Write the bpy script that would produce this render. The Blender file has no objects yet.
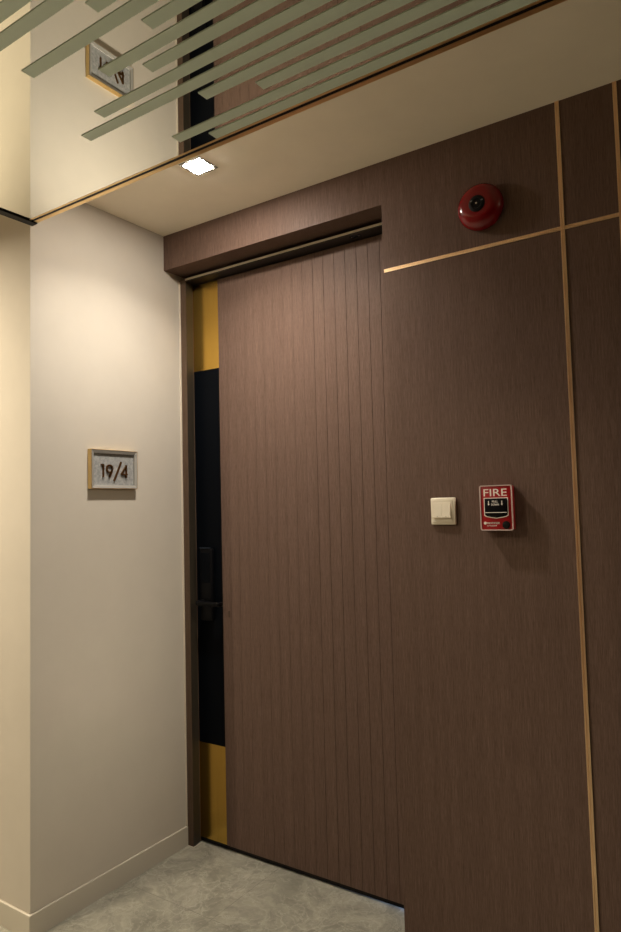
import bpy, bmesh, math, random
from mathutils import Matrix, Vector

random.seed(4)
S = bpy.context.scene
COL = S.collection

# ---------------------------------------------------------------- camera, world, lamps, exposure
cam_data = bpy.data.cameras.new('camera')
cam_data.sensor_fit = 'VERTICAL'
cam_data.sensor_height = 36.0
cam_data.lens = 677.91 * 36.0 / 932.0
cam_data.clip_start = 0.02
cam = bpy.data.objects.new('camera', cam_data)
COL.objects.link(cam)
RT = Vector((0.82907805, 0.55856978, -0.02508773))
UP = Vector((0.05485437, -0.03660317, 0.99782323))
FW = Vector((-0.55643561, 0.82864951, 0.06098688))
M = Matrix((RT, UP, -FW)).transposed().to_4x4()
M.translation = Vector((2.17556, -2.10660, 1.45))
cam.matrix_world = M
S.camera = cam

world = bpy.data.worlds.new('world')
world.use_nodes = True
world.node_tree.nodes['Background'].inputs[0].default_value = (1.0, 0.85, 0.65, 1)
world.node_tree.nodes['Background'].inputs[1].default_value = 0.02
S.world = world

S.view_settings.view_transform = 'Standard'
S.view_settings.look = 'None'
S.view_settings.gamma = 1.0
S.view_settings.exposure = 0.0
S.view_settings.use_curve_mapping = False


def area(name, loc, size, watts, color, spread=180, rot=(0, 0, 0)):
    d = bpy.data.lights.new(name, 'AREA')
    d.shape = 'SQUARE'
    d.size = size
    d.energy = watts
    d.color = color
    d.spread = math.radians(spread)
    o = bpy.data.objects.new(name, d)
    o.location = loc
    o.rotation_euler = rot
    COL.objects.link(o)
    return o


ZS = 2.6752      # plaster ceiling over the door niche
ZM = 2.4470      # mirror panel hung below the corridor ceiling
MX, MY = 0.1375, -0.7500   # the mirror panel's corner nearest the door niche
A = 0.6603       # depth of the niche
area('niche_lamp_beam', (0.559, -0.366, ZS - 0.0130), 0.060, 9.5, (1.0, 0.91, 0.79), 130)
area('corridor_lamp', (-0.35, -1.95, ZS - 0.006), 0.16, 32.0, (1.0, 0.86, 0.64), 165)
area('corner_lamp', (-0.95, -1.15, ZS - 0.006), 0.10, 34.0, (1.0, 0.87, 0.66), 160)
area('left_fill', (-2.0, -1.5, ZS - 0.006), 0.10, 44.0, (1.0, 0.87, 0.66), 175)  # unseen fill, added to lift the lower part of the corridor wall
area('far_lamp', (3.9, -0.366, ZS - 0.006), 0.10, 9.0, (1.0, 0.87, 0.66), 175)
aim = Vector((-3.9, 0.16, -1.85)).to_track_quat('-Z', 'Y').to_euler()
area('left_wall_fill', (3.9, -0.55, ZS - 0.03), 0.06, 1.0, (1.0, 0.88, 0.68), 24, aim)  # unseen aimed fill, added to brighten the lower niche wall only
area('daylight_under_door', (0.99, 0.30, 0.05), 0.10, 2.0, (0.35, 0.55, 1.0), 180, (math.radians(-90), 0, 0))


# ---------------------------------------------------------------- materials
def mat(name, color, rough=0.5, metal=0.0, spec=0.5, coat=0.0):
    m = bpy.data.materials.new(name)
    m.use_nodes = True
    b = m.node_tree.nodes['Principled BSDF']
    b.inputs['Base Color'].default_value = (*color, 1)
    b.inputs['Roughness'].default_value = rough
    b.inputs['Metallic'].default_value = metal
    b.inputs['Specular IOR Level'].default_value = spec
    b.inputs['Coat Weight'].default_value = coat
    return m


def nodes(m):
    nt = m.node_tree
    return nt, nt.nodes['Principled BSDF'], (lambda t: nt.nodes.new(t)), nt.links.new


def coords(nt, scale, kind='Object'):
    tc = nt.nodes.new('ShaderNodeTexCoord')
    mp = nt.nodes.new('ShaderNodeMapping')
    mp.inputs['Scale'].default_value = scale
    nt.links.new(tc.outputs[kind], mp.inputs['Vector'])
    return mp.outputs['Vector']


def noise(nt, vec, scale, detail=2.0, rough=0.5):
    n = nt.nodes.new('ShaderNodeTexNoise')
    n.inputs['Scale'].default_value = scale
    n.inputs['Detail'].default_value = detail
    n.inputs['Roughness'].default_value = rough
    nt.links.new(vec, n.inputs['Vector'])
    return n.outputs['Fac']


def ramp(nt, fac, stops):
    r = nt.nodes.new('ShaderNodeValToRGB')
    els = r.color_ramp.elements
    while len(els) < len(stops):
        els.new(0.5)
    for e, (p, c) in zip(els, stops):
        e.position = p
        e.color = (*c, 1)
    nt.links.new(fac, r.inputs['Fac'])
    return r.outputs['Color']


def bump(nt, b, height, strength, dist):
    bp = nt.nodes.new('ShaderNodeBump')
    bp.inputs['Strength'].default_value = strength
    bp.inputs['Distance'].default_value = dist
    nt.links.new(height, bp.inputs['Height'])
    nt.links.new(bp.outputs['Normal'], b.inputs['Normal'])


def mix(nt, kind, fac, a, b):
    x = nt.nodes.new('ShaderNodeMix')
    x.data_type = 'RGBA'
    x.blend_type = kind
    if isinstance(fac, float):
        x.inputs[0].default_value = fac
    else:
        nt.links.new(fac, x.inputs[0])
    for sock, v in ((x.inputs[6], a), (x.inputs[7], b)):
        if isinstance(v, tuple):
            sock.default_value = (*v, 1)
        else:
            nt.links.new(v, sock)
    return x.outputs[2]


def wood_material(name, dark, mid, light, rough=0.5):
    m = mat(name, mid, rough, 0, 0.1)
    nt, b, new, link = nodes(m)
    fine = noise(nt, coords(nt, (1, 1, 0.02)), 620, 3, 0.6)
    c1 = ramp(nt, fine, [(0.28, dark), (0.5, mid), (0.72, light)])
    band = noise(nt, coords(nt, (1, 1, 0.03)), 38, 2, 0.5)
    c2 = ramp(nt, band, [(0.3, (0.91, 0.905, 0.90)), (0.7, (1.05, 1.05, 1.05))])
    col = mix(nt, 'MULTIPLY', 1.0, c1, c2)
    flecks = noise(nt, coords(nt, (1, 1, 0.05)), 900, 1, 0.5)
    c3 = ramp(nt, flecks, [(0.36, (0.82, 0.80, 0.78)), (0.5, (1, 1, 1))])
    col = mix(nt, 'MULTIPLY', 1.0, col, c3)
    link(col, b.inputs['Base Color'])
    bump(nt, b, fine, 0.12, 0.001)
    return m


WOOD = wood_material('walnut_veneer', (0.096, 0.060, 0.046), (0.144, 0.093, 0.072), (0.188, 0.126, 0.100))
JAMB = wood_material('walnut_frame', (0.088, 0.058, 0.038), (0.120, 0.080, 0.055), (0.150, 0.102, 0.072))


def plaster(name, color):
    m = mat(name, color, 0.85, 0, 0.25)
    nt, b, new, link = nodes(m)
    n = noise(nt, coords(nt, (1, 1, 1)), 6, 4, 0.6)
    link(ramp(nt, n, [(0.3, tuple(c * 0.97 for c in color)), (0.7, tuple(min(1, c * 1.02) for c in color))]), b.inputs['Base Color'])
    bump(nt, b, noise(nt, coords(nt, (1, 1, 1)), 260, 3, 0.6), 0.10, 0.001)
    return m


WALL = plaster('cream_wallpaper', (0.540, 0.495, 0.424))
CEIL = plaster('ceiling_paint', (0.93, 0.86, 0.72))
BASE = mat('baseboard_paint', (0.52, 0.48, 0.40), 0.5)
CAULK_LIT = mat('sealant_and_lit_edge', (0.66, 0.60, 0.50), 0.5)


def marble():
    m = mat('grey_marble_tile', (0.4, 0.38, 0.32), 0.32, 0, 0.4)
    nt, b, new, link = nodes(m)
    warp = new('ShaderNodeTexNoise')
    warp.inputs['Scale'].default_value = 3.2
    warp.inputs['Detail'].default_value = 5
    v0 = coords(nt, (1, 1, 1))
    link(v0, warp.inputs['Vector'])
    vm = new('ShaderNodeVectorMath'); vm.operation = 'MULTIPLY_ADD'
    link(warp.outputs['Color'], vm.inputs[0])
    vm.inputs[1].default_value = (0.45, 0.45, 0.45)
    link(v0, vm.inputs[2])
    w = vm.outputs['Vector']
    big = noise(nt, w, 9.0, 7, 0.66)
    basec = ramp(nt, big, [(0.28, (0.19, 0.185, 0.15)), (0.5, (0.30, 0.29, 0.237)), (0.72, (0.42, 0.40, 0.33))])
    vo = new('ShaderNodeTexVoronoi'); vo.feature = 'DISTANCE_TO_EDGE'
    vo.inputs['Scale'].default_value = 15.0
    link(w, vo.inputs['Vector'])
    veins = ramp(nt, vo.outputs['Distance'], [(0.0, (0.45, 0.45, 0.45)), (0.03, (0.15, 0.15, 0.15)), (0.09, (0, 0, 0))])
    patch = ramp(nt, noise(nt, v0, 4.0, 3, 0.6), [(0.42, (0, 0, 0)), (0.62, (1, 1, 1))])
    vf = mix(nt, 'MULTIPLY', 1.0, veins, patch)
    bw = new('ShaderNodeRGBToBW'); link(vf, bw.inputs[0])
    col = mix(nt, 'MIX', bw.outputs[0], basec, (0.56, 0.535, 0.45))
    vo2 = new('ShaderNodeTexVoronoi'); vo2.feature = 'DISTANCE_TO_EDGE'
    vo2.inputs['Scale'].default_value = 34.0
    link(w, vo2.inputs['Vector'])
    fine = ramp(nt, vo2.outputs['Distance'], [(0.0, (1, 1, 1)), (0.05, (0, 0, 0))])
    p2 = ramp(nt, noise(nt, v0, 7.0, 2, 0.5), [(0.5, (0, 0, 0)), (0.7, (0.6, 0.6, 0.6))])
    ff = mix(nt, 'MULTIPLY', 1.0, fine, p2)
    bw2 = new('ShaderNodeRGBToBW'); link(ff, bw2.inputs[0])
    col = mix(nt, 'MIX', bw2.outputs[0], col, (0.14, 0.136, 0.108))
    # tile joints, 0.8 m squares
    br = new('ShaderNodeTexBrick')
    br.offset = 0.0
    br.inputs['Scale'].default_value = 1.0
    br.inputs['Brick Width'].default_value = 0.8
    br.inputs['Row Height'].default_value = 0.8
    br.inputs['Mortar Size'].default_value = 0.0014
    br.inputs['Mortar Smooth'].default_value = 0.3
    mp = new('ShaderNodeMapping'); mp.inputs['Location'].default_value = (0.342, 0.25, 0)
    link(v0, mp.inputs['Vector']); link(mp.outputs['Vector'], br.inputs['Vector'])
    col = mix(nt, 'MIX', br.outputs['Fac'], col, (0.20, 0.19, 0.155))
    mot = ramp(nt, noise(nt, w, 26.0, 5, 0.7), [(0.30, (0.84, 0.84, 0.83)), (0.5, (1.0, 1.0, 1.0)), (0.72, (1.14, 1.13, 1.11))])
    col = mix(nt, 'MULTIPLY', 1.0, col, mot)
    rid = new('ShaderNodeMath'); rid.operation = 'ABSOLUTE'
    sb = new('ShaderNodeMath'); sb.operation = 'SUBTRACT'; sb.inputs[1].default_value = 0.5
    link(noise(nt, w, 13.0, 4, 0.65), sb.inputs[0]); link(sb.outputs[0], rid.inputs[0])
    scr = ramp(nt, rid.outputs[0], [(0.0, (0.38, 0.38, 0.38)), (0.012, (0.10, 0.10, 0.10)), (0.024, (0, 0, 0))])
    bw3 = new('ShaderNodeRGBToBW'); link(scr, bw3.inputs[0])
    col = mix(nt, 'MIX', bw3.outputs[0], col, (0.56, 0.54, 0.46))
    link(col, b.inputs['Base Color'])
    return m


FLOOR = marble()


def brass_material(name, color, rough, axis_scale=(1, 1, 1), amount=0.12):
    m = mat(name, color, rough, 1.0)
    nt, b, new, link = nodes(m)
    n = noise(nt, coords(nt, axis_scale), 500, 2, 0.5)
    link(ramp(nt, n, [(0.3, tuple(c * (1 - amount) for c in color)), (0.7, tuple(min(1, c * (1 + amount)) for c in color))]), b.inputs['Base Color'])
    bump(nt, b, n, 0.08, 0.0005)
    return m


BRASS = brass_material('brushed_brass', (0.92, 0.67, 0.43), 0.38, (1, 1, 0.02))
GOLD = brass_material('satin_gold_sheet', (0.70, 0.45, 0.10), 0.22, (1, 1, 0.015), 0.08)
BRONZE = brass_material('bronze_digit', (0.22, 0.115, 0.040), 0.35)
FRAMEGOLD = brass_material('champagne_gold', (0.70, 0.52, 0.24), 0.42)
BLACK = mat('black_gloss_panel', (0.003, 0.004, 0.006), 0.30, 0, 0.04)
BLACKM = mat('black_matte', (0.005, 0.005, 0.005), 0.5, 0, 0.15)
LOCKM = mat('black_lock_plastic', (0.004, 0.004, 0.005), 0.40, 0, 0.12)
MIRROR = mat('mirror_glass', (0.86, 0.86, 0.78), 0.0, 1.0)
FROST = mat('frosted_glass_strip', (0.66, 0.79, 0.69), 0.5, 0, 0.4)
DARKGAP = mat('dark_gap', (0.02, 0.016, 0.012), 0.7)
RED = mat('red_plastic', (0.34, 0.006, 0.010), 0.30, 0, 0.5)
BELLRED = mat('red_enamel', (0.19, 0.002, 0.005), 0.16, 0, 0.5, 0.0)
WHITE = mat('white_print', (0.85, 0.80, 0.73), 0.5)
CREAM = mat('cream_plastic', (0.78, 0.71, 0.57), 0.35)
INDIC = mat('grey_indicator', (0.25, 0.22, 0.18), 0.4)
CHROME = mat('chrome', (0.7, 0.68, 0.65), 0.15, 1.0)
LAMPW = mat('grey_lamp_frame', (0.30, 0.29, 0.27), 0.45)
BROWNSPOT = mat('spot_brown', (0.060, 0.032, 0.018), 0.6)
STEEL = mat('dark_steel', (0.12, 0.16, 0.24), 0.25, 1.0)


def greywash():
    m = mat('grey_washed_panel', (0.42, 0.41, 0.38), 0.6)
    nt, b, new, link = nodes(m)
    n = noise(nt, coords(nt, (1, 0.25, 1)), 90, 5, 0.65)
    link(ramp(nt, n, [(0.3, (0.20, 0.205, 0.205)), (0.5, (0.29, 0.295, 0.29)), (0.72, (0.40, 0.40, 0.385))]), b.inputs['Base Color'])
    return m


GREYWASH = greywash()
FRAMEFACE = mat('silver_washed_frame', (0.40, 0.39, 0.36), 0.42, 0.35)

EMIT = bpy.data.materials.new('led_diffuser')
EMIT.use_nodes = True
_b = EMIT.node_tree.nodes['Principled BSDF']
_b.inputs['Base Color'].default_value = (0.8, 0.8, 0.8, 1)
_b.inputs['Emission Color'].default_value = (1.0, 0.96, 0.92, 1)
_b.inputs['Emission Strength'].default_value = 10.0


NICHE_LED = EMIT.copy()
NICHE_LED.name = 'niche_led_diffuser'
_b = NICHE_LED.node_tree.nodes['Principled BSDF']
_b.inputs['Emission Color'].default_value = (1.0, 0.91, 0.80, 1)
_b.inputs['Emission Strength'].default_value = 520.0


# ---------------------------------------------------------------- mesh helpers
def B():
    return bmesh.new()


def add_box(bm, x0, x1, y0, y1, z0, z1, bevel=0.0, seg=2):
    r = bmesh.ops.create_cube(bm, size=1.0)
    vs = r['verts']
    for v in vs:
        v.co = Vector(((x0 + x1) / 2 + v.co.x * (x1 - x0), (y0 + y1) / 2 + v.co.y * (y1 - y0), (z0 + z1) / 2 + v.co.z * (z1 - z0)))
    if bevel:
        es = list({e for v in vs for e in v.link_edges})
        bmesh.ops.bevel(bm, geom=es, offset=bevel, segments=seg, profile=0.5, affect='EDGES')
    return bm


def add_prism(bm, pts, axis, lo, hi):
    """Extrude a closed 2D outline along an axis ('x','y','z')."""
    def P(a, b, t):
        return {'x': (t, a, b), 'y': (a, t, b), 'z': (a, b, t)}[axis]
    A0 = [bm.verts.new(P(a, b, lo)) for a, b in pts]
    A1 = [bm.verts.new(P(a, b, hi)) for a, b in pts]
    n = len(pts)
    bm.faces.new(A0); bm.faces.new(A1)
    for i in range(n):
        bm.faces.new((A0[i], A0[(i + 1) % n], A1[(i + 1) % n], A1[i]))
    bmesh.ops.recalc_face_normals(bm, faces=bm.faces)
    return bm


def add_lathe(bm, prof, seg=64, axis='y'):
    """Revolve (radius, depth) points about the local y axis."""
    rings = []
    for r, d in prof:
        if r < 1e-6:
            rings.append([bm.verts.new((0, d, 0))])
        else:
            rings.append([bm.verts.new((r * math.cos(2 * math.pi * k / seg), d, r * math.sin(2 * math.pi * k / seg))) for k in range(seg)])
    for a, b in zip(rings, rings[1:]):
        for k in range(seg):
            k2 = (k + 1) % seg
            if len(a) == 1 and len(b) == 1:
                continue
            if len(a) == 1:
                bm.faces.new((a[0], b[k2], b[k]))
            elif len(b) == 1:
                bm.faces.new((a[k], a[k2], b[0]))
            else:
                bm.faces.new((a[k], a[k2], b[k2], b[k]))
    bmesh.ops.recalc_face_normals(bm, faces=bm.faces)
    return bm


def obj(name, bm, m, parent=None, label=None, smooth=False):
    me = bpy.data.meshes.new(name)
    bm.to_mesh(me)
    bm.free()
    me.materials.append(m)
    if smooth:
        for p in me.polygons:
            p.use_smooth = True
        me.set_sharp_from_angle(angle=math.radians(38))
    o = bpy.data.objects.new(name, me)
    COL.objects.link(o)
    if parent:
        o.parent = parent
    if label:
        o['label'] = label
    return o


def thing(name, label, cat, loc, rotz=0.0, group=None):
    o = bpy.data.objects.new(name, None)
    o.empty_display_size = 0.05
    o.location = loc
    o.rotation_euler = (0, 0, rotz)
    o['label'] = label
    o['category'] = cat
    if group:
        o['group'] = group
    COL.objects.link(o)
    return o


def struct(name, bm, m, label, cat):
    o = obj(name, bm, m)
    o['kind'] = 'structure'
    o['label'] = label
    o['category'] = cat
    return o


def text_bm(body, height, width, depth, weight=0.012):
    """Letters standing upright, facing -y, centred on the origin, scaled to height x width."""
    c = bpy.data.curves.new('text', 'FONT')
    c.body = body
    c.size = 1.0
    c.extrude = 0.01
    c.resolution_u = 6
    c.offset = weight
    o = bpy.data.objects.new('text', c)
    COL.objects.link(o)
    dg = bpy.context.evaluated_depsgraph_get()
    me = bpy.data.meshes.new_from_object(o.evaluated_get(dg))
    bm = bmesh.new()
    bm.from_mesh(me)
    bpy.data.objects.remove(o)
    bpy.data.curves.remove(c)
    bpy.data.meshes.remove(me)
    xs = [v.co.x for v in bm.verts]; ys = [v.co.y for v in bm.verts]
    cx, cy = (min(xs) + max(xs)) / 2, (min(ys) + max(ys)) / 2
    sx, sy = width / (max(xs) - min(xs)), height / (max(ys) - min(ys))
    for v in bm.verts:
        x, y, z = v.co
        v.co = ((x - cx) * sx, -(z / 0.02) * depth, (y - cy) * sy)
    return bm


def shift(bm, x=0, y=0, z=0):
    bmesh.ops.translate(bm, verts=bm.verts, vec=(x, y, z))
    return bm


def join(bm, other):
    me = bpy.data.meshes.new('tmp')
    other.to_mesh(me)
    bm.from_mesh(me)
    bpy.data.meshes.remove(me)
    other.free()
    return bm


# ---------------------------------------------------------------- the setting
XR, YB, XL = 4.6, -3.4, -3.0
WT = 0.20                      # thickness of the timber clad wall
XO = 1.0929                    # right side of the door opening
ZH = 2.5184                    # underside of the header over the door
ZC = 2.69                      # plaster ceiling left of the mirror

struct('floor', add_box(B(), XL - 0.1, XR + 0.1, YB - 0.1, 0.75, -0.06, 0.0), FLOOR, 'grey veined stone tile floor', 'floor')

bm = B()   # left wall of the niche and the corridor wall that turns away from it, one solid corner
add_box(bm, XL, 0.0, -A, 0.30, 0.0, ZC)
struct('wall_left', bm, WALL, 'cream wall with the outer corner beside the door', 'wall')

bm = B()   # baseboard running round the corner
t, hb = 0.010, 0.0818
pts = [(XL, -A), (XL, -A - t), (t, -A - t), (t, 0.094), (0.0, 0.094), (0.0, -A)]
add_prism(bm, pts, 'z', 0.0, hb)
top = [e for e in bm.edges if all(v.co.z > hb - 1e-6 for v in e.verts)]
bmesh.ops.bevel(bm, geom=top, offset=0.003, segments=2, profile=0.5, affect='EDGES')
struct('baseboard_left', bm, BASE, 'pale baseboard round the corner of the cream wall', 'baseboard')

bm = B()   # timber clad wall: field right of the door and header above it
add_prism(bm, [(0.0, ZH), (XO, ZH), (XO, 0.0), (XR, 0.0), (XR, ZS + 0.02), (0.0, ZS + 0.02)], 'y', 0.0, WT)
struct('wall_back', bm, WOOD, 'dark brown wood veneer wall around the door', 'wall')

bm = B()
add_box(bm, -0.1, XR + 0.1, 0.62, 0.72, 0.0, 2.8)
add_box(bm, 0.0, XO + 0.1, WT + 0.06, 0.62, 2.52, 2.6)
struct('wall_beyond', bm, DARKGAP, 'dark wall behind the closed door', 'wall')

bm = B()
add_box(bm, XL - 0.1, XL, YB - 0.1, -A, 0.0, ZC)
struct('wall_west', bm, WALL, 'cream wall closing the corridor on the left', 'wall')
bm = B()
add_box(bm, XR, XR + 0.1, YB - 0.1, 0.72, 0.0, ZC)
struct('wall_right', bm, WOOD, 'wood veneer wall closing the corridor on the right', 'wall')
bm = B()
add_box(bm, XL - 0.1, XR + 0.1, YB - 0.1, YB, 0.0, ZC)
struct('wall_front', bm, WOOD, 'wood veneer corridor wall opposite the door', 'wall')

bm = B()   # plaster ceiling with the bulkhead that carries the mirror
add_box(bm, XL, XR, YB, WT, ZS, ZC + 0.1)
add_box(bm, MX + 0.004, XR, YB, MY - 0.004, ZM + 0.0075, ZS + 0.01)
struct('ceiling', bm, CEIL, 'plain plaster ceiling above the door niche', 'ceiling')

# brass inlays on the timber wall: two ribs and a groove in section
def inlay_profile(w, h):
    a = w / 2
    return [(-a, 0.0005), (-a, -h), (-a + w * 0.30, -h), (-a + w * 0.38, -h * 0.25), (a - w * 0.38, -h * 0.25), (a - w * 0.30, -h), (a, -h), (a, 0.0005)]

def vertical_inlay(x, w, h):
    return add_prism(B(), [(x + a, b) for a, b in inlay_profile(w, h)], 'z', 0.0, ZS)

bm = B()
add_prism(bm, [(b, 2.2768 + a) for a, b in inlay_profile(0.0115, 0.0022)], 'x', XO + 0.003, XR)
struct('trim_1', bm, BRASS, 'long level brass inlay across the wood wall below the bell', 'trim')
struct('trim_2', vertical_inlay(1.7050, 0.0125, 0.0030), BRASS, 'upright brass inlay between bell and picture edge', 'trim')
struct('trim_3', vertical_inlay(1.8690, 0.0115, 0.0030), BRASS, 'upright brass inlay at the right edge of the photo', 'trim')

# door frame
bm = B()
add_prism(bm, [(0.0005, 0.0942), (0.041, 0.0942), (0.030, 0.146), (0.030, WT), (0.0005, WT)], 'z', 0.0, 2.4985)
struct('trim_4', bm, JAMB, 'brown wood post of the door frame on the left', 'door frame')
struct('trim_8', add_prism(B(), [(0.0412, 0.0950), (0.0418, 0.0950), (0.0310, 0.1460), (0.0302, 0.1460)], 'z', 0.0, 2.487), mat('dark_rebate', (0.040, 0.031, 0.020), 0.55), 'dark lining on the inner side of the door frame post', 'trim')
struct('trim_7', add_box(B(), 0.0302, XO + 0.10, 0.0945, WT, 2.4870, 2.4985), mat('head_painted_shade', (0.022, 0.016, 0.013), 0.5), 'frame head over the door, shade of its underside painted dark', 'trim')  # head coloured dark to stand in for the shade on its underside
struct('trim_6', add_box(B(), 0.041, XO + 0.10, 0.0905, 0.0944, 2.4905, 2.4990, 0.0008), mat('pale_lip', (0.60, 0.52, 0.43), 0.45), 'slim pale lip along the frame head over the door', 'trim')
bm = B()
add_box(bm, 0.0, 0.0075, 0.0905, 0.0942, 0.082, 2.49)  # upright bead widened, its pale colour stands in for the lit wall edge
add_box(bm, 0.010, 0.043, 0.0918, 0.0942, 0.0, 0.0022)
add_box(bm, 0.041, 0.0435, 0.0918, 0.148, 0.0, 0.0022)
struct('trim_5', bm, CAULK_LIT, 'pale sealant bead along the door frame, widened to paint the lit wall edge', 'trim')

# ---------------------------------------------------------------- the door
YD = 0.1479
door = bpy.data.objects.new('door_1', None)
door.location = (0.030, YD, 0.0)
door['kind'] = 'structure'
door['label'] = 'tall brown grooved wood door with a black and gold side strip'
door['category'] = 'door'
COL.objects.link(door)
dx = 0.030
LX0, LX1 = 0.1845 - dx, 1.135 - dx
ZT = 2.4795
bm = B()
g = 0.0007
gx = sorted(1.0022 - dx + 0.0513 * k for k in range(-15, 3))
pts = [(LX0, 0.0), ]
for x in gx:
    if LX0 + 0.02 < x < LX1 - 0.01:
        g = 0.0008 if x > 0.62 else 0.0004
        pts += [(x - g, 0.0), (x - g * 0.5, 0.0022), (x + g * 0.5, 0.0022), (x + g, 0.0)]
pts += [(LX1, 0.0), (LX1, 0.045), (LX0, 0.045)]
add_prism(bm, pts, 'z', 0.022, ZT)
obj('door_leaf', bm, WOOD, door)
obj('gold_panel', add_box(B(), 0.0008, LX0 - 0.0006, 0.003, 0.045, 2.081, ZT), GOLD, door, 'shiny gold panel above the black strip')
obj('gold_panel', add_box(B(), 0.0008, LX0 - 0.0006, 0.003, 0.045, 0.022, 0.430), GOLD, door, 'gold panel below the black strip, near the floor')
obj('black_panel', add_box(B(), 0.0008, LX0 - 0.0006, 0.003, 0.045, 0.430, 2.081), BLACK, door, 'glossy black strip behind the lock')
obj('bottom_seal', add_box(B(), 0.001, LX1, 0.004, 0.035, 0.0065, 0.0218), BLACKM, door, 'dark seal under the door leaf')
# lock: body with a rounded top, lever and grip
lock = add_box(B(), 0.039, 0.109, -0.022, 0.0029, 0.965, 1.282, 0.008, 3)
lk = obj('lock_body', lock, LOCKM, door, 'tall black electronic lock body', True)
obj('keypad', add_box(B(), 0.047, 0.101, -0.0235, -0.0215, 1.13, 1.262, 0.0008), BLACK, lk, 'glossy black keypad window')
obj('top_cap', add_box(B(), 0.041, 0.107, -0.024, -0.002, 1.2815, 1.2845, 0.001), STEEL, lk, 'thin steel cap')
bm = B()
add_lathe(bm, [(0, -0.060), (0.011, -0.060), (0.013, -0.058), (0.013, -0.0215), (0, -0.0215)], 32)
shift(bm, 0.061, 0, 1.045)
add_box(bm, 0.056, 0.184, -0.062, -0.044, 1.036, 1.054, 0.005, 3)
add_box(bm, 0.172, 0.184, -0.062, -0.030, 1.036, 1.054, 0.004, 3)
obj('lever', bm, LOCKM, lk, 'black lever handle pointing right', True)
obj('dark_spot', add_box(B(), 0.186, 0.195, -0.002, 0.0002, 0.985, 1.012, 0.0008), BROWNSPOT, door, 'small dark brown spot on the wood beside the lever')  # thin dark brown block set on the door leaf

# small catch plate let into the underside of the frame head
plate = thing('closer_plate', 'small dark steel plate under the frame head above the door', 'plate', (0.915, 0.120, 2.4855))
obj('plate', add_box(B(), -0.022, 0.022, -0.010, 0.010, -0.001, 0.0015, 0.0006), STEEL, plate)
for sx in (-0.015, 0.015):
    bm = B()
    add_lathe(bm, [(0, 0.0), (0.003, 0.0), (0.0026, 0.0009), (0, 0.0011)], 16)
    bmesh.ops.rotate(bm, verts=bm.verts, cent=(0, 0, 0), matrix=Matrix.Rotation(math.radians(-90), 3, 'X'))
    shift(bm, sx, 0, -0.001)
    obj('screw', bm, CHROME, plate)

# ---------------------------------------------------------------- mirror panel with frosted strips and its edge trims
mir = thing('mirror_panel', 'large mirror ceiling panel striped with frosted bars above the corridor', 'mirror', (MX, MY, ZM))
LM = XR - 0.001 - MX
obj('mirror_glass', add_box(B(), 0.016, LM, YB - MY + 0.001, -0.0160, 0.0, 0.0074), MIRROR, mir, 'clear mirror surface')
SC = 0.9400     # strip rows: door side edge to back, left end of each
rows = [(-0.7010, 0.925), (-0.7490, 0.829), (-0.8020, 1.174), (-0.8555, 1.030), (-0.9040, 0.631), (-0.9570, 0.7535),
        (-1.0130, 1.000), (-1.0630, 0.902), (-1.1155, 1.110), (-1.1670, 0.751), (-1.2180, 1.054), (-1.2690, 0.640),
        (-1.3200, 0.86), (-1.3710, 0.55), (-1.4220, 0.98), (-1.4730, 0.70), (-1.5240, 1.10), (-1.5750, 0.62)]
for yc, x0 in rows:
    yc = -2.1066 + SC * (yc + 2.1066) - MY
    x0 = 2.1756 + SC * (x0 - 2.1756) - MX
    obj('frosted_strip', add_box(B(), x0, LM - 0.02, yc - 0.0158, yc + 0.0158, -0.0020, 0.0, 0.0005, 1), FROST, mir)
bm = B()
add_box(bm, 0.0, LM, 0.0, 0.0150, -0.0010, 0.05)
add_box(bm, 0.0, LM, -0.0160, -0.0100, -0.0008, 0.0074)
obj('gold_edge', bm, brass_material('edge_gold', (0.80, 0.58, 0.28), 0.34, (0.02, 1, 1)), mir, 'twin gold edge along the door side of the mirror')
obj('shadow_gap', add_box(B(), 0.0, LM, -0.0100, 0.0, -0.0002, 0.0074), BLACKM, mir, 'black groove between the two gold edges')
obj('black_edge', add_box(B(), -0.014, 0.016, YB - MY + 0.001, 0.0150, -0.0050, 0.05), BLACKM, mir, 'black edge along the left end of the mirror')

# ---------------------------------------------------------------- downlights
def downlight(loc, size, label, group, bright=False):
    r = thing('downlight', label, 'ceiling light', loc, 0, group)
    h, q = size / 2 + 0.013, size / 2 + 0.001
    bm = B()
    for x0, x1, y0, y1 in ((-h, h, -h, -q), (-h, h, q, h), (-h, -q, -q, q), (q, h, -q, q)):
        add_box(bm, x0, x1, y0, y1, -0.0032, 0.0)
    obj('frame', bm, LAMPW, r, 'thin square lamp frame')
    obj('diffuser', add_box(B(), -q, q, -q, q, -0.0045, 0.0), NICHE_LED if bright else EMIT, r, 'glowing white square lamp face')
    return r

downlight((0.558, -0.366, ZS), 0.072, 'square recessed downlight glowing in the ceiling in front of the door', None, True)
downlight((-0.35, -1.95, ZS), 0.16, 'square downlight in the corridor ceiling left of the mirror', None)
downlight((-0.95, -1.15, ZS), 0.10, 'small square downlight round the corner close to the cream wall', None)
downlight((-2.0, -1.5, ZS), 0.10, 'square body of the added fill light at the left end of the corridor', None)  # body for the added left fill
downlight((3.9, -0.55, ZS), 0.06, 'small square body of the added left wall fill, next to the far downlight', None)  # body made up for the added fill on the niche wall
downlight((3.9, -0.366, ZS), 0.10, 'square downlight far along the ceiling beside the wood wall', None)

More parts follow.
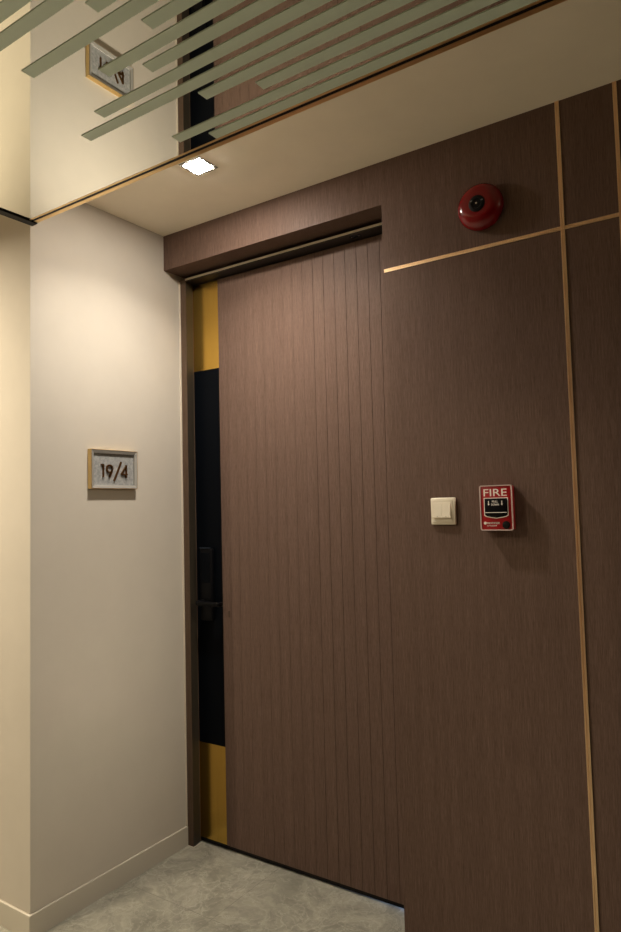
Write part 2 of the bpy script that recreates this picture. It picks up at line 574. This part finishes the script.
# ---------------------------------------------------------------- room number sign, local x = world +y, out of the wall = local -y
PW, PH = 0.232, 0.154
sign = thing('room_number_sign', 'small framed room number plaque reading 19/4 on the cream wall', 'sign', (0.0, -0.298, 1.621), math.radians(90))
w2, h2, fr = PW / 2, PH / 2, 0.0145
bm = B()
add_box(bm, -w2, w2, -0.0220, 0.0, h2 - 0.004, h2)
add_box(bm, -w2, w2, -0.0220, 0.0, -h2, -h2 + 0.004)
add_box(bm, -w2, -w2 + 0.004, -0.0220, 0.0, -h2 + 0.004, h2 - 0.004)
add_box(bm, w2 - 0.004, w2, -0.0220, 0.0, -h2 + 0.004, h2 - 0.004)
obj('gold_rim', bm, FRAMEGOLD, sign, 'gold outer band of the frame')
bm = B()   # mitred bevelled rails
def rail(p0, p1, q1, q0):
    f = [bm.verts.new((p[0], -0.0226, p[1])) for p in (p0, p1)] + [bm.verts.new((q[0], -0.0185, q[1])) for q in (q1, q0)]
    k = [bm.verts.new((p[0], -0.008, p[1])) for p in (p0, p1, q1, q0)]
    bm.faces.new(f); bm.faces.new(k)
    for i in range(4):
        bm.faces.new((f[i], f[(i + 1) % 4], k[(i + 1) % 4], k[i]))
o_, i_ = (w2 - 0.002, h2 - 0.002), (w2 - fr, h2 - fr)
C4 = [(-1, -1), (1, -1), (1, 1), (-1, 1)]
for a in range(4):
    s, e = C4[a], C4[(a + 1) % 4]
    rail((s[0] * o_[0], s[1] * o_[1]), (e[0] * o_[0], e[1] * o_[1]), (e[0] * i_[0], e[1] * i_[1]), (s[0] * i_[0], s[1] * i_[1]))
bmesh.ops.recalc_face_normals(bm, faces=bm.faces)
obj('frame', bm, FRAMEFACE, sign, 'silver washed bevelled frame')
pan = obj('panel', add_box(B(), -i_[0] - 0.003, i_[0] + 0.003, -0.0120, -0.001, -i_[1] - 0.003, i_[1] + 0.003), GREYWASH, sign, 'grey washed panel behind the digits')

def stroke(bm, pts, w, y0=-0.0180, y1=-0.0119):
    """A flat bar of width w along a polyline in x,z."""
    L, R = [], []
    for i, p in enumerate(pts):
        a = Vector(pts[max(i - 1, 0)]); b = Vector(pts[min(i + 1, len(pts) - 1)])
        d = (b - a).normalized(); n = Vector((-d.y, d.x)) * w / 2
        L.append((p[0] + n.x, p[1] + n.y)); R.append((p[0] - n.x, p[1] - n.y))
    for i in range(len(pts) - 1):
        add_prism(bm, [L[i], L[i + 1], R[i + 1], R[i]], 'y', y0, y1)

SW = 0.0058
zt, zb = 0.019, -0.032      # digit top and foot in plaque coordinates
bm = B(); stroke(bm, [(-0.064, zt - 0.001), (-0.053, zt - 0.001)], 0.005); stroke(bm, [(-0.0535, zt + 0.0015), (-0.0535, zb)], SW)
obj('digit', bm, BRONZE, pan, 'bronze numeral 1')
bm = B()
cx, cz, rr = -0.0225, 0.0025, 0.0140
stroke(bm, [(cx + rr * math.cos(2 * math.pi * k / 40), cz + rr * math.sin(2 * math.pi * k / 40)) for k in range(41)], SW)
stroke(bm, [(cx + rr * math.cos(-0.25), cz + rr * math.sin(-0.25)), (cx + 0.008, cz - 0.018), (cx - 0.001, zb + 0.002)], SW)
obj('digit', bm, BRONZE, pan, 'bronze numeral 9')
bm = B(); stroke(bm, [(0.000, zb - 0.013), (0.0355, zt + 0.012)], SW)
obj('slash', bm, BRONZE, pan, 'bronze slanting stroke')
bm = B(); stroke(bm, [(0.0615, zb), (0.0615, zt + 0.001)], SW); stroke(bm, [(0.0625, zt - 0.001), (0.0365, zb + 0.0145)], 0.0052); stroke(bm, [(0.036, zb + 0.0135), (0.068, zb + 0.0135)], 0.0052)
obj('digit', bm, BRONZE, pan, 'bronze numeral 4')

# ---------------------------------------------------------------- light switch on the wood wall
sw = thing('light_switch', 'cream square two rocker light switch on the wood wall left of the fire call point', 'switch', (1.2875, 0.0, 1.4266))
obj('plate', add_box(B(), -0.0436, 0.0436, -0.0085, 0.0, -0.0445, 0.0445, 0.004, 3), CREAM, sw, None, True)
obj('inner_frame', add_box(B(), -0.0365, 0.0345, -0.0096, -0.0080, -0.0370, 0.0370, 0.001), CREAM, sw)
for k in (0, 1):
    x0 = -0.0320 + 0.0296 * k
    bm = B()
    add_prism(bm, [(-0.0090, -0.0225), (-0.0150, -0.0225), (-0.0155, -0.0205), (-0.0105, 0.0275), (-0.0090, 0.0285)], 'x', x0, x0 + 0.0288)
    rk = obj('rocker', bm, CREAM, sw)
    obj('indicator', add_box(B(), x0 + 0.0125, x0 + 0.0165, -0.0156, -0.0144, -0.0175, -0.0163), INDIC, rk, 'small dark indicator mark')

# ---------------------------------------------------------------- fire call point
fp = thing('fire_pull_station', 'red fire alarm pull station lettered FIRE on the wood wall', 'fire alarm', (1.4735, 0.0, 1.4345))
hw, hh = 0.0515, 0.0705
body = add_box(B(), -hw + 0.002, hw - 0.002, -0.0310, 0.0, -hh + 0.002, hh - 0.002, 0.004, 3)
bd = obj('body', body, RED, fp, 'red plastic housing', True)

def rrect(x, z, r, n=6):
    out = []
    for cxx, czz, a0 in ((x - r, z - r, 0), (-x + r, z - r, 90), (-x + r, -z + r, 180), (x - r, -z + r, 270)):
        for k in range(n + 1):
            a = math.radians(a0 + 90 * k / n)
            out.append((cxx + r * math.cos(a), czz + r * math.sin(a)))
    return out

def ring(bm, outer, inner, y0, y1):
    n = len(outer)
    v = [[bm.verts.new((a, y, b)) for a, b in loop] for loop, y in ((outer, y0), (inner, y0), (inner, y1), (outer, y1))]
    for L in range(4):
        a, b = v[L], v[(L + 1) % 4]
        for i in range(n):
            bm.faces.new((a[i], a[(i + 1) % n], b[(i + 1) % n], b[i]))
    bmesh.ops.recalc_face_normals(bm, faces=bm.faces)
    return bm

obj('white_rim', ring(B(), rrect(hw, hh, 0.006), rrect(hw - 0.0030, hh - 0.0030, 0.0045), -0.0332, -0.0275), mat('rim_print', (0.60, 0.46, 0.42), 0.5), bd, 'pale outline around the red face')
obj('lettering', shift(text_bm('FIRE', 0.0225, 0.0740, 0.0008, 0.004), -0.0015, -0.0312, 0.0475), WHITE, bd, 'white word FIRE')
def pocket(m):
    x, zt2, zs2, zb2 = 0.0385 - m, 0.0315 - m, -0.0240 + m * 0.8, -0.0335 + m
    return [(-x, zt2), (x, zt2), (x, zs2), (x * 0.82, zs2 - 0.0040), (x * 0.45, zb2 + 0.0025), (0, zb2), (-x * 0.45, zb2 + 0.0025), (-x * 0.82, zs2 - 0.0040), (-x, zs2)]
obj('pocket_outline', ring(B(), pocket(0.0), pocket(0.0024), -0.0324, -0.0306), WHITE, bd, 'white outline of the pull pocket')
obj('pull_pocket', add_prism(B(), pocket(0.0024), 'y', -0.0314, -0.0300), BLACKM, bd, 'black recess behind the handle')
hd = obj('pull_handle', add_box(B(), -0.0335, 0.0335, -0.0400, -0.0310, -0.0140, 0.0285, 0.003, 3), LOCKM, fp, 'black pull down handle', True)
obj('handle_line', add_box(B(), -0.0335, 0.0335, -0.0406, -0.0310, -0.0155, -0.0137), WHITE, hd, 'white line along the handle edge')
obj('lettering', join(shift(text_bm('PULL', 0.0065, 0.0185, 0.0006), 0, -0.0402, 0.0195), shift(text_bm('DOWN', 0.0065, 0.0240, 0.0006), 0, -0.0402, 0.0100)), WHITE, hd, 'white words PULL DOWN')
for sx in (-0.0205, 0.0215):
    bm = B()
    add_prism(bm, [(sx - 0.0012, 0.0215), (sx + 0.0012, 0.0215), (sx + 0.0012, 0.0125), (sx + 0.0032, 0.0125), (sx, 0.0070), (sx - 0.0032, 0.0125), (sx - 0.0012, 0.0125)], 'y', -0.0406, -0.0399)
    obj('arrow', bm, WHITE, hd, 'white arrow pointing down')
bm = B()
add_lathe(bm, [(0, -0.0345), (0.0085, -0.0345), (0.0118, -0.0335), (0.0122, -0.0308), (0, -0.0308)], 36)
obj('key_lock', shift(bm, 0.0300, 0, -0.0535), BLACKM, bd, 'round black key lock', True)
bm = B()
add_lathe(bm, [(0, -0.0320), (0.0046, -0.0320), (0.0046, -0.0308), (0, -0.0308)], 24)
shift(bm, -0.0365, 0, -0.0475)
join(bm, shift(text_bm('NOTIFIER', 0.0060, 0.0400, 0.0006), -0.0100, -0.0314, -0.0475))
join(bm, shift(text_bm('by Honeywell', 0.0052, 0.0300, 0.0006), -0.0155, -0.0314, -0.0560))
obj('lettering', bm, WHITE, bd, 'small white maker lettering')

# ---------------------------------------------------------------- alarm bell
bell = thing('fire_alarm_bell', 'round red fire alarm bell high on the wood wall', 'alarm bell', (1.4585, 0.0, 2.4030))
bm = B()
add_box(bm, -0.032, 0.032, -0.018, 0.0, -0.040, 0.040, 0.004, 2)
obj('back_box', bm, BELLRED, bell, 'red mounting box behind the gong', True)
R = 0.0755
prof = [(0.0, -0.0515), (0.020, -0.0520), (0.034, -0.0520)]
for k in range(1, 13):
    a = math.radians(90 * k / 12)
    prof.append((0.034 + (R - 0.034) * math.sin(a), -0.0520 + 0.034 * (1 - math.cos(a))))
prof += [(R, -0.018), (R - 0.001, -0.010), (R - 0.003, -0.010), (R - 0.004, -0.020), (0.0, -0.030)]
gong = obj('gong', add_lathe(B(), prof, 72), BELLRED, bell, 'glossy red gong', True)
bm = B()
add_lathe(bm, [(0, -0.0525), (0.014, -0.0525), (0.0165, -0.0560), (0.0235, -0.0560), (0.0262, -0.0540), (0.0265, -0.0505), (0, -0.0505)], 48)
obj('hub', bm, BLACKM, gong, 'black ring at the centre of the bell', True)
bm = B()
add_lathe(bm, [(0, -0.0580), (0.0030, -0.0575), (0.0046, -0.0550), (0.0046, -0.0520), (0, -0.0520)], 24)
obj('screw', bm, CHROME, gong, 'bright centre screw', True)
for a in (0.35, 2.6):
    obj('label_mark', shift(add_box(B(), -0.0035, 0.0035, -0.0564, -0.0555, -0.0020, 0.0020), 0.0195 * math.cos(a), 0, 0.0195 * math.sin(a)), mat('grey_mark', (0.16, 0.16, 0.16), 0.4), gong, 'small grey mark on the black ring')
